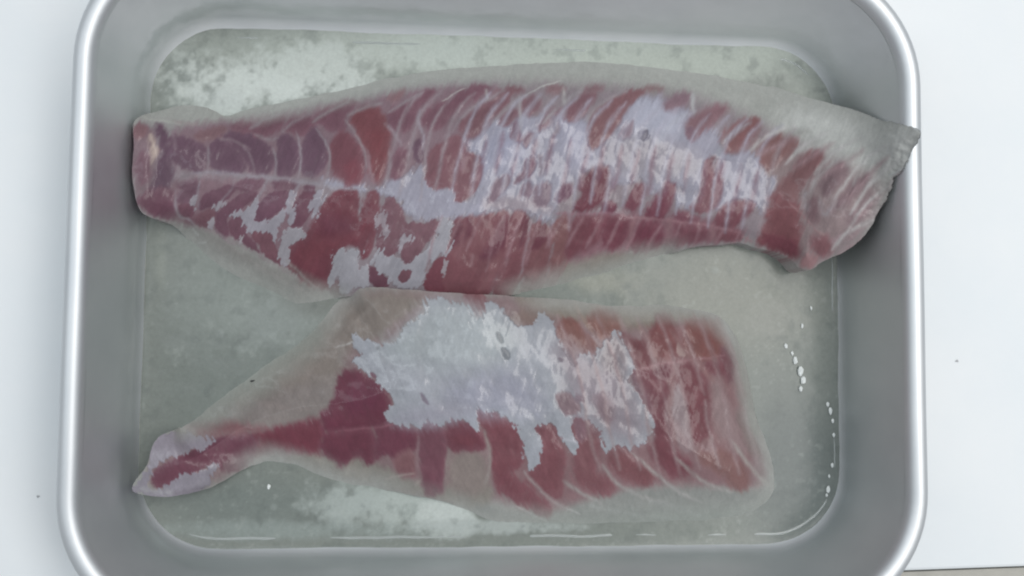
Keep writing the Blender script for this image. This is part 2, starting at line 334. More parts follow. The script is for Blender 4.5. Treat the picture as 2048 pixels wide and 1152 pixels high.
UP = [
 # meat base, pink septa colour
 (p, [(268,240),(330,252),(400,262),(480,240),(600,222),(720,195),(850,172),(980,162),(1120,165),(1290,172),(1400,195),(1480,225),(1560,262),(1640,295),(1720,335),(1770,380),(1730,470),(1640,530),(1580,515),(1480,482),(1340,500),(1200,520),(1120,570),(900,605),(690,605),(640,570),(560,530),(480,480),(400,450),(300,440),(255,400)], (137,126,132), 16, 6),
 (p, [(1480,260),(1650,300),(1780,330),(1760,420),(1690,500),(1620,540),(1590,520),(1540,440)], (140,126,127), 26, 8),
 (p, [(1130,500),(1300,500),(1350,490),(1330,510),(1180,560),(1080,585),(1090,560)], (128,116,108), 14, 5),
 (p, [(345,448),(420,455),(520,520),(600,555),(660,590),(670,625),(560,610),(450,550)], (133,131,128), 10, 5),
 (p, [(1600,200),(1760,230),(1850,250),(1850,300),(1790,370),(1720,340),(1620,290),(1540,240)], (184,186,183), 24, 6),
 (p, [(330,256),(480,238),(720,198),(900,172),(1010,168),(1010,262),(920,300),(850,330),(770,385),(640,352),(380,345),(330,330)], (127,109,116), 10, 6),
 (p, [(278,385),(380,350),(560,365),(650,385),(650,565),(560,525),(480,480),(400,452),(300,437)], (128,108,115), 8, 5),
 (p, [(1110,425),(1240,425),(1480,440),(1500,480),(1340,495),(1200,505),(1120,540)], (126,97,104), 9, 5),
 # pale silver patch, large soft centre
 (s, [(905,440),(862,442),(835,440),(805,425),(795,400),(765,388),(700,380),(652,374),(640,352),(690,366),(760,380),(780,356),(802,352),(822,342),(842,326),(852,350),(866,374),(885,370),(902,372),(916,380),(914,402),(936,398),(954,372),(960,338),(954,310),(930,304),(924,280),(946,272),(976,243),(1000,236),(1018,250),(1042,226),(1082,232),(1128,236),(1150,243),(1178,238),(1190,296),(1222,268),(1244,218),(1270,196),(1330,192),(1376,222),(1412,244),(1440,266),(1446,296),(1466,306),(1496,302),(1522,316),(1537,345),(1552,366),(1544,396),(1528,434),(1508,406),(1464,402),(1438,420),(1424,416),(1442,390),(1438,352),(1428,312),(1406,332),(1400,386),(1374,418),(1346,402),(1350,368),(1312,392),(1288,362),(1254,368),(1220,372),(1216,332),(1160,352),(1120,388),(1108,420),(1116,460),(1100,446),(1078,452),(1058,424),(1036,416),(990,424),(962,442),(925,436)], LAV, 6, 9),
 (p, [(930,300),(1010,250),(1060,260),(1060,330),(1010,350),(950,350)], (152,152,170), 25, 10),
 (p, [(1120,230),(1180,240),(1180,330),(1120,330)], (156,155,172), 22, 10),
 (p, [(1260,200),(1310,190),(1360,230),(1370,280),(1330,290),(1290,290),(1255,250)], (166,167,182), 14, 8),
 (p, [(1190,300),(1260,260),(1400,300),(1400,360),(1250,360)], (146,141,150), 22, 10),
 (p, [(970,390),(1100,395),(1110,430),(1050,420),(970,425)], (148,138,147), 10, 5),
 # red lower band, base
 (m, [(855,585),(866,545),(892,520),(900,480),(908,446),(930,438),(990,428),(1018,424),(1022,470),(1010,520),(985,560),(975,594),(900,594)], (116,78,84), 4, 5),
 (m, [(1022,430),(1040,424),(1054,440),(1052,480),(1040,540),(1030,592),(980,592),(990,560),(1012,522),(1020,470)], (116,79,85), 4, 5),
 (m, [(1062,452),(1076,446),(1096,450),(1104,470),(1100,520),(1085,575),(1034,592),(1046,540),(1056,482)], (117,82,86), 4, 5),
 (m, [(1108,450),(1120,436),(1136,430),(1142,470),(1134,520),(1112,566),(1090,572),(1104,520),(1108,480)], (120,86,88), 5, 5),
 # top row
 (m, [(340,270),(380,280),(410,292),(417,312),(405,340),(380,338),(345,322),(338,292)], MDK, 4, 4),
 (m, [(390,270),(425,260),(455,255),(440,275),(400,282)], (118,94,99), 4, 4),
 (m, [(425,285),(440,280),(460,290),(485,312),(495,342),(465,346),(435,342),(420,326),(420,300)], MDK, 3, 4),
 (m, [(446,276),(467,260),(497,268),(530,285),(545,305),(544,332),(532,348),(505,346),(492,317),(472,295)], MDK, 3, 4),
 (m, [(455,255),(482,243),(508,250),(500,264),(472,261)], MAU, 4, 3),
 (m, [(506,262),(527,245),(569,231),(564,252),(537,271),(515,274)], MAU, 4, 4),
 (m, [(555,272),(577,269),(593,288),(598,312),(593,342),(575,356),(557,353),(550,335),(557,307)], MDK, 3, 3),
 (m, [(568,258),(588,236),(615,230),(632,248),(612,272),(590,266)], MAU, 4, 4),
 (m, [(609,276),(629,254),(643,275),(657,297),(655,320),(641,342),(625,353),(610,351),(602,330),(605,300)], MDK, 3, 3),
 (m, [(630,238),(650,220),(680,210),(717,200),(704,217),(687,232),(689,262),(660,262)], MAU, 4, 4),
 (m, [(666,282),(688,264),(710,280),(726,305),(730,335),(717,365),(697,371),(685,356),(664,345),(662,315)], (112,76,84), 5, 4),
 (m, [(700,238),(722,220),(752,214),(776,240),(780,290),(775,330),(762,360),(750,365),(742,330),(735,300),(715,265)], (116,76,81), 6, 4),
 (m, [(772,235),(785,217),(812,210),(837,192),(852,183),(871,180),(862,200),(836,217),(829,240),(820,262),(790,262)], MAU, 4, 4),
 (m, [(777,200),(792,185),(809,180),(800,196)], (128,104,108), 6, 3),
 (m, [(840,242),(852,225),(877,210),(907,192),(937,177),(957,171),(984,175),(949,195),(927,212),(902,232),(887,256),(860,258)], MAU, 4, 4),
 (m, [(922,242),(942,222),(977,205),(1002,195),(1019,200),(1003,217),(979,240),(961,266),(942,274),(922,264)], (117,88,95), 5, 4),
 (m, [(985,196),(1002,182),(1022,171),(1049,177),(1032,188),(1002,197)], (120,92,98), 5, 4),
 (m, [(1002,244),(1017,224),(1041,219),(1032,238),(1012,252)], (118,92,100), 5, 4),
 (m, [(1045,203),(1064,191),(1081,205),(1075,226),(1054,232),(1042,216)], (120,95,102), 6, 4),
 (m, [(1100,173),(1122,171),(1129,178),(1110,187),(1096,183)], (130,108,112), 6, 3),
 (m, [(1075,252),(1097,230),(1119,213),(1122,220),(1102,242),(1082,260)], (126,106,114), 5, 4),
 (m, [(1132,219),(1152,200),(1174,184),(1194,185),(1190,201),(1167,226),(1147,241),(1134,241)], (120,92,99), 4, 4),
 (m, [(1162,181),(1187,171),(1208,175),(1190,187)], (128,105,110), 6, 3),
 (m, [(1180,234),(1202,211),(1232,194),(1266,180),(1295,182),(1262,202),(1240,236),(1216,270),(1188,299),(1176,287)], (122,92,96), 4, 4),
 (m, [(1285,176),(1310,172),(1325,180),(1300,182)], (130,108,110), 6, 3),
 (m, [(1326,206),(1351,190),(1378,186),(1376,203),(1351,217),(1331,218)], (128,108,116), 7, 4),
 (m, [(1373,242),(1401,222),(1427,213),(1458,212),(1446,229),(1421,252),(1398,265),(1384,280),(1370,270)], (126,100,106), 7, 5),
 (m, [(1442,282),(1456,260),(1485,243),(1513,236),(1522,248),(1505,275),(1484,299),(1456,306),(1445,294)], (124,91,93), 6, 5),
 (m, [(1519,306),(1526,280),(1549,272),(1580,270),(1594,284),(1578,310),(1555,328),(1538,346),(1528,333)], (126,97,97), 6, 5),
 (m, [(1409,328),(1426,311),(1437,321),(1436,350),(1444,364),(1440,392),(1428,416),(1404,425),(1383,421),(1400,396),(1410,366)], (120,86,93), 4, 4),
 (m, [(1544,400),(1556,376),(1590,333),(1613,310),(1644,300),(1647,321),(1626,347),(1608,368),(1597,391),(1594,420),(1570,444),(1536,450)], (124,94,96), 6, 5),
 (m, [(1641,370),(1663,341),(1687,326),(1697,341),(1672,368),(1655,392),(1644,388)], (120,102,106), 6, 4),
 (m, [(1684,393),(1709,365),(1737,348),(1732,370),(1702,398),(1677,416),(1656,428)], (122,104,108), 7, 4),
 (m, [(1690,440),(1730,405),(1758,390),(1745,415),(1705,455)], (132,116,119), 9, 4),
 (m, [(1612,410),(1630,392),(1640,420),(1632,450),(1616,440)], (124,102,106), 8, 4),
 # spots in the silver
 (m, [(784,307),(814,296),(818,315),(803,352),(784,357),(776,337)], MAU, 4, 4),
 (m, [(828,286),(842,278),(845,305),(840,324),(829,316)], MDK, 3, 3),
 (m, [(870,296),(892,284),(914,271),(925,280),(930,307),(957,311),(961,337),(953,375),(934,400),(916,404),(913,372),(898,372),(880,377),(862,371),(851,345),(862,320)], (119,87,94), 3, 4),
 (m, [(1024,250),(1040,246),(1038,276),(1023,281)], (124,106,118), 3, 3),
 (m, [(1046,276),(1068,262),(1063,281),(1048,293)], (128,110,120), 4, 3),
 (m, [(1051,322),(1064,314),(1069,332),(1053,353),(1032,368),(1026,363),(1049,340)], (118,98,110), 3, 3),
 (m, [(1080,315),(1090,312),(1088,345),(1078,352)], (134,122,132), 4, 2),
 (m, [(990,362),(1014,350),(1021,365),(1003,384),(988,402),(978,398)], (125,108,118), 4, 3),
 (m, [(1042,373),(1062,364),(1061,390),(1044,394)], (122,105,116), 4, 3),
 (m, [(1070,378),(1090,364),(1101,373),(1097,408),(1068,412)], (127,112,122), 4, 3),
 (m, [(1113,405),(1118,385),(1142,364),(1146,378),(1130,398)], (108,80,94), 4, 3),
 (m, [(1106,232),(1116,240),(1117,262),(1106,270)], (132,122,134), 4, 2),
 (m, [(1276,264),(1296,258),(1297,276),(1284,281)], (112,108,121), 2, 3),
 (m, [(1240,265),(1256,250),(1266,242),(1260,268),(1244,276)], (134,120,130), 4, 3),
 (m, [(1370,258),(1384,254),(1388,268),(1378,282)], (118,96,106), 3, 3),
 # lower band deep red
 (m, [(1164,362),(1180,342),(1212,331),(1220,350),(1217,374),(1210,397),(1190,418),(1150,424),(1149,408),(1168,392)], DRK, 6, 4),
 (m, [(1202,410),(1220,402),(1232,410),(1230,425),(1206,425)], (104,64,76), 3, 3),
 (m, [(1250,418),(1258,384),(1278,364),(1290,368),(1283,400),(1268,424)], (110,70,80), 5, 4),
 (m, [(1285,428),(1316,393),(1340,363),(1350,373),(1345,400),(1334,430),(1312,440)], (108,66,77), 5, 4),
 (m, [(1439,422),(1464,405),(1507,403),(1500,426),(1478,446),(1456,457),(1430,449)], (112,74,82), 5, 4),
 (m, [(1146,432),(1202,432),(1204,470),(1194,482),(1160,500),(1134,520),(1128,500),(1142,470)], (108,68,76), 6, 4),
 (m, [(1206,434),(1240,438),(1258,436),(1260,446),(1254,472),(1240,492),(1222,500),(1204,486)], (106,64,74), 5, 4),
 (m, [(1258,506),(1264,480),(1278,446),(1326,446),(1326,480),(1303,500)], (106,64,75), 4, 4),
 (m, [(1356,445),(1384,447),(1414,456),(1412,476),(1384,482),(1349,488),(1347,475)], (112,74,83), 5, 4),
 (m, [(1434,460),(1464,460),(1481,467),(1484,478),(1454,481),(1436,476)], (116,79,86), 4, 3),
 (m, [(1347,427),(1384,426),(1401,440),(1379,444),(1354,436)], (114,76,86), 5, 3),
 (m, [(1536,420),(1536,396),(1549,386),(1579,402),(1594,410),(1600,425),(1597,447),(1604,455),(1597,467),(1599,485),(1595,518),(1576,513),(1539,496),(1512,486),(1524,470),(1529,447)], (118,80,84), 7, 5),
 (p, [(1520,470),(1560,470),(1590,480),(1600,500),(1594,516),(1570,508),(1530,492)], (108,66,74), 7, 4),
 (m, [(1624,470),(1649,472),(1665,486),(1659,506),(1639,511),(1622,498)], (126,93,97), 7, 4),
 (p, [(1600,520),(1620,505),(1640,512),(1628,538),(1606,538)], (146,118,120), 6, 3),
 (p, [(1480,470),(1500,476),(1510,486),(1494,490)], (152,130,134), 4, 3),
 # deeper cores
 (p, [(907,450),(917,437),(927,445),(947,430),(947,467),(927,485),(902,500),(902,475)], (96,58,68), 6, 5),
 (p, [(952,515),(977,490),(997,445),(1017,422),(1017,475),(1002,505),(977,525)], (95,56,67), 7, 5),
 (p, [(1042,445),(1052,430),(1060,440),(1055,470),(1039,500),(1037,485)], (98,60,70), 4, 4),
 (p, [(1062,485),(1077,450),(1092,447),(1097,475),(1087,492),(1064,500)], (98,60,69), 5, 4),
 (p, [(690,330),(710,320),(725,345),(712,366),(696,362)], (110,68,76), 10, 4),
 (p, [(745,260),(770,262),(772,310),(755,330),(745,300)], (114,70,75), 12, 4),
 (p, [(850,575),(866,525),(887,510),(892,530),(877,555),(892,580)], (108,66,74), 6, 4),
 # left cut end
 (p, [(262,245),(300,248),(318,290),(316,330),(300,390),(275,395),(262,350)], (124,108,114), 6, 4),
 (m, [(312,246),(332,262),(340,300),(346,350),(335,380),(312,400),(295,396),(314,345),(324,300)], (93,72,86), 5, 4),
 (m, [(268,250),(297,252),(289,276),(272,272)], (124,98,103), 4, 3),
 (m, [(286,305),(300,318),(296,356),(281,368),(274,335)], (113,88,98), 5, 3),
 (p, [(297,265),(305,275),(318,297),(314,315),(300,336),(305,305),(299,285)], (174,160,154), 4, 3),
 # lower left small blocks
 (m, [(278,402),(290,382),(320,376),(350,385),(347,412),(350,438),(330,438),(302,424),(285,414)], (106,76,88), 5, 3),
 (m, [(355,417),(365,405),(385,407),(388,425),(380,436),(360,433)], (106,78,88), 2, 3),
 (m, [(355,396),(365,378),(402,366),(391,390),(375,402),(360,406)], (105,80,92), 3, 3),
 (m, [(350,372),(372,362),(398,364),(368,376)], (108,84,95), 4, 3),
 (m, [(365,443),(382,437),(391,450),(375,452)], (112,82,92), 3, 2),
 (m, [(396,416),(397,398),(427,380),(462,366),(472,378),(452,400),(425,412),(402,421)], (105,79,90), 2.5, 3),
 (m, [(390,438),(405,422),(425,417),(433,425),(425,440),(420,453),(400,454)], (110,82,90), 3, 3),
 (m, [(434,421),(465,400),(490,385),(517,378),(511,395),(486,417),(455,430),(452,445),(458,466),(450,478),(430,463),(429,440)], (106,79,90), 2, 3),
 (m, [(455,443),(470,432),(485,437),(493,455),(490,467),(510,487),(521,507),(505,499),(480,482),(460,466)], (107,79,89), 2.5, 3),
 (m, [(462,374),(490,358),(530,358),(520,376),(490,384)], (108,82,93), 3, 3),
 (m, [(506,438),(510,417),(522,405),(540,385),(577,378),(573,407),(562,420),(540,438),(515,448)], (104,77,89), 2, 3),
 (m, [(502,466),(522,456),(542,465),(547,487),(557,510),(563,532),(550,527),(527,504),(515,487)], (110,80,88), 2, 3),
 (m, [(540,362),(575,358),(598,366),(592,378),(556,380)], (106,80,91), 3, 3),
 (m, [(581,426),(590,400),(610,380),(632,378),(631,407),(622,430),(600,453),(581,457)], (106,76,87), 2.5, 3),
 (m, [(606,372),(622,368),(632,374),(628,384),(610,384)], (106,80,91), 2, 3),
 (m, [(640,424),(655,400),(672,384),(700,378),(716,386),(712,430),(722,450),(735,385),(748,378),(757,400),(754,440),(752,465),(742,500),(728,520),(722,500),(702,486),(684,492),(668,512),(662,552),(656,578),(630,556),(597,552),(574,528),(573,500),(597,484),(622,462),(630,440)], (107,64,73), 3, 3),
 (p, [(590,500),(650,470),(740,430),(740,470),(660,500),(620,540),(590,530)], (111,66,74), 14, 4),
 (p, [(640,425),(700,440),(720,460),(640,480)], (100,60,71), 14, 5),
 (p, [(575,528),(600,545),(640,560),(656,578),(640,585),(600,560)], (118,96,98), 8, 3),
 (m, [(757,425),(777,394),(797,402),(807,427),(812,447),(835,445),(855,450),(870,438),(878,448),(866,470),(857,488),(834,512),(822,528),(806,522),(800,500),(790,512),(775,515),(757,510),(754,480),(752,450)], (112,84,92), 2.5, 6),
 (m, [(735,534),(750,534),(766,548),(778,560),(775,574),(742,572)], (100,70,80), 2, 4),
 (m, [(845,576),(855,550),(872,520),(888,512),(892,530),(880,560),(886,584)], (108,68,76), 2, 5),
 (m, [(660,575),(672,560),(684,568),(688,584),(668,592)], (118,98,103), 3, 3),
 # hard ragged silver patches
 (s, [(452,432),(480,425),(505,412),(517,393),(518,407),(508,422),(508,446),(520,449),(550,432),(572,416),(566,445),(553,462),(550,487),(545,480),(545,466),(517,461),(510,456),(500,471),(492,455),(485,437),(470,430)], (150,146,155), 1.2, 4),
 (s, [(557,508),(560,475),(572,462),(595,456),(611,462),(610,477),(590,483),(578,490),(575,510),(576,527),(562,526)], (152,148,155), 1.2, 5),
 (s, [(577,380),(591,380),(590,417),(581,452),(575,430)], (148,143,153), 1.5, 4),
 (s, [(632,380),(652,378),(641,412),(627,442),(621,430)], (148,143,153), 1.5, 4),
 (s, [(424,416),(430,406),(456,399),(436,420)], (148,142,150), 1.5, 3),
 (s, [(376,401),(396,389),(394,410),(388,420)], (148,142,150), 1.5, 3),
 (s, [(420,440),(428,435),(428,452),(420,463)], (152,146,153), 1.5, 2),
 (s, [(482,475),(490,472),(486,488),(479,490)], (158,153,158), 1.5, 2),
 (s, [(664,532),(669,507),(687,494),(691,516),(697,500),(723,500),(715,522),(717,542),(730,528),(738,540),(736,572),(705,572),(685,586),(681,566),(675,552),(658,572)], (153,151,158), 1, 6),
 (s, [(738,528),(752,512),(762,497),(777,516),(790,512),(800,520),(815,533),(833,514),(857,488),(870,466),(880,440),(908,440),(901,485),(893,507),(864,517),(852,542),(840,576),(790,574),(780,555),(765,549),(748,535)], (153,151,159), 1.2, 6),
 (s, [(754,430),(768,426),(775,440),(782,470),(768,482),(758,466)], (142,130,138), 1, 9),
 (s, [(800,478),(822,468),(826,474),(806,492),(800,512),(795,500)], (146,138,146), 1, 5),
 (m, [(796,547),(823,538),(818,560),(801,564)], (108,78,86), 1.2, 4),
 (s, [(884,540),(892,520),(895,545),(886,560)], (146,136,142), 1.2, 6),
 # septa lines, thin bright fibres, and white highlights painted in as lines
 (l, [(632,257),(655,290),(662,315),(657,340),(650,370)], (150,142,148), 1.5, 2.4),
 (l, [(545,295),(553,325),(549,350)], (148,140,147), 1.5, 2.2), (l, [(590,262),(603,300),(602,330),(596,356)], (150,142,149), 1.5, 2),
 (l, [(416,292),(420,310),(414,340)], (140,130,137), 2, 2), (l, [(690,240),(712,268),(728,298),(735,335)], (150,138,143), 2, 2.2),
 (l, [(768,245),(790,268),(802,290)], (150,138,146), 3, 3), (l, [(842,220),(835,243),(849,272),(847,302)], (156,148,158), 2, 3),
 (l, [(882,203),(905,189),(930,175)], (192,192,188), 1, 1), (l, [(1048,190),(1085,173),(1122,161)], (186,188,184), 1.2, 1), (l, [(972,178),(974,200)], (178,178,178), 2.5, 2.2), (l, [(1039,194),(1042,228),(1042,265)], (168,166,170), 2.5, 2.2),
 (l, [(1126,174),(1128,208)], (180,180,178), 3, 2.5), (l, [(1104,258),(1102,282)], (162,160,170), 2, 2), (l, [(1385,185),(1388,228)], (178,180,182), 3, 3), (l, [(1270,215),(1272,275)], (174,174,188), 3, 2),
 (l, [(1380,225),(1340,250),(1318,286)], (172,173,185), 4, 4), (l, [(1500,245),(1460,268),(1432,312),(1430,340)], (158,160,168), 4, 4), (l, [(1655,275),(1612,292),(1590,308),(1582,318)], (164,164,162), 3, 3),
 (l, [(1690,312),(1650,340),(1630,362),(1618,395)], (160,156,157), 3.5, 3), (l, [(1608,382),(1614,420)], (152,146,150), 4, 6), (l, [(1638,395),(1648,440),(1672,400)], (156,148,152), 3, 4.5),
 (l, [(1718,345),(1706,372)], (160,156,156), 3, 2.5), (l, [(1558,384),(1600,425),(1640,470)], (145,116,118), 1.5, 1), (l, [(1635,462),(1650,470)], (168,144,144), 2, 2), (l, [(1685,470),(1665,485)], (158,140,144), 4, 4),
 (l, [(1110,428),(1180,427),(1240,427)], (138,108,117), 2, 1.8), (l, [(1240,430),(1264,437),(1346,440),(1426,452),(1481,466)], (142,112,118), 2, 2), (l, [(1137,415),(1138,462)], (146,132,140), 2.5, 3),
 (l, [(1062,440),(1055,482),(1049,515),(1043,548)], (146,126,133), 1.5, 2.6), (l, [(1102,445),(1098,495)], (140,116,122), 2.5, 2), (l, [(1015,470),(1013,495)], (150,118,122), 1.5, 1.5), (l, [(945,508),(942,535)], (144,118,122), 2.5, 2), (l, [(1117,510),(1112,550)], (140,112,114), 2, 1.5),
 (l, [(1198,440),(1196,480)], (128,92,99), 4, 3), (l, [(1268,440),(1256,490)], (132,104,108), 4, 4), (l, [(1338,440),(1336,490)], (134,108,112), 5, 5), (l, [(1425,455),(1428,482)], (140,112,116), 4, 4),
 (l, [(930,440),(925,480),(915,520)], (126,92,97), 5, 3), (l, [(1000,510),(980,550),(960,585)], (128,94,98), 8, 4), (l, [(1075,520),(1060,560)], (128,96,99), 8, 5),
 (l, [(486,290),(505,318),(508,346)], (132,118,125), 2.5, 1.5), (l, [(440,278),(480,284),(500,300)], (130,116,122), 3, 1.5), (l, [(510,268),(540,282),(556,275)], (142,132,138), 2.5, 2), (l, [(500,258),(530,240),(560,228)], (140,130,136), 3, 2), (l, [(565,262),(590,240),(620,226)], (140,130,136), 3, 2), (l, [(625,245),(660,220),(700,205)], (142,134,138), 3, 2.2),
 (l, [(695,232),(730,214),(765,205)], (146,138,142), 3, 2.2), (l, [(775,225),(810,205),(845,186)], (146,138,143), 3, 2.2), (l, [(905,265),(925,228),(980,196),(1010,180)], (148,140,146), 3, 2.6), (l, [(735,300),(742,340),(748,368)], (146,128,134), 2.5, 2), (l, [(778,300),(780,340),(770,362)], (146,134,140), 2.5, 2.2),
 (l, [(985,245),(1015,215),(1062,184)], (150,143,148), 3, 2.6), (l, [(1085,248),(1125,206),(1165,178)], (154,150,154), 3, 2.6), (l, [(1172,242),(1200,206),(1255,180)], (154,150,154), 3, 2.6), (l, [(350,300),(345,262)], (134,120,127), 3, 2), (l, [(400,362),(394,390),(397,418)], (146,138,146), 2, 2), (l, [(470,358),(462,380),(440,402),(428,420)], (146,138,146), 2, 2),
 (l, [(535,360),(520,392),(506,410)], (146,140,148), 2, 2.2), (l, [(600,366),(586,392),(578,430)], (148,142,150), 2, 2.4), (l, [(425,452),(450,480),(470,490)], (140,126,132), 2, 1.4),
 (l, [(380,345),(420,344),(480,349),(560,357),(650,372),(720,380)], (148,142,151), 3, 3.5), (l, [(350,380),(352,420),(358,434),(380,440),(390,452)], (150,143,150), 2, 2), (l, [(386,455),(388,463),(396,471)], (178,180,180), 1.5, 1.8), (l, [(390,487),(400,484),(411,486)], (178,180,180), 1.5, 1.8),
 (l, [(282,232),(300,238),(350,243),(362,250)], (170,172,166), 2, 1.6), (l, [(395,250),(345,242)], (150,140,140), 3, 2), (l, [(540,224),(570,213),(580,212)], (176,178,174), 2, 1.5),
 (l, [(1842,262),(1826,255)], (225,228,228), 2, 2.5), (l, [(1838,275),(1826,298),(1812,316)], (190,195,194), 2, 2), (l, [(1808,336),(1790,348),(1778,352)], (196,200,200), 2, 1.6), (l, [(1570,270),(1620,262)], (152,151,148), 6, 5),
 (l, [(430,470),(520,540),(640,600)], (140,136,134), 3, 1.5), (l, [(400,470),(500,550),(600,605)], (140,138,135), 3, 1.5), (l, [(570,520),(620,565),(660,605)], (142,136,134), 2.5, 1.5), (l, [(590,560),(640,600)], (116,112,110), 3, 1.5),
 (l, [(280,430),(330,446),(420,458),(520,512),(600,560)], (140,130,132), 3, 2)]

LO_OUT = [
    (331,864,2,9),(356,858,6,5),(385,838,22,1),(415,810,30,.5),(450,780,34,.5),(500,742,34,.5),(545,712,30,.5),(594,684,24,1),(640,640,16,2),(672,600,11,4),(700,580,8,6),(752,573,3,9),(852,582,3,9),(930,588,3,9),(977,588,4,9),(1014,592,5,8),
    (1077,594,8,5),(1150,600,9,3),(1210,611,9,3),(1237,607,12,2),(1300,606,16,2),(1360,606,16,2),(1425,622,10,3),(1452,642,9,3),(1477,680,8,3),(1488,715,8,3),(1500,772,8,3),(1508,825,8,3),(1527,875,9,2.5),(1546,917,9,2),(1552,960,10,2),(1550,992,14,1),(1525,1022,16,.6),
    (1450,1042,18,.4),(1300,1050,18,.4),(1100,1052,16,.4),(1000,1052,14,.6),(965,1040,12,.6),(930,1022,9,1),(905,1008,7,1.5),(877,999,6,2),(795,985,7,2),(745,975,9,1.5),(690,972,12,1.5),(640,955,14,1.5),(590,930,12,1.5),(526,922,9,2.5),(470,948,6,3),(440,968,5,4),(417,976,3,6),(358,994,2,10),(311,994,2,11),(275,989,2,12),(261,980,2,13),(275,955,2,13),(293,934,2,13),(299,905,2,12),(311,878,2,11)]
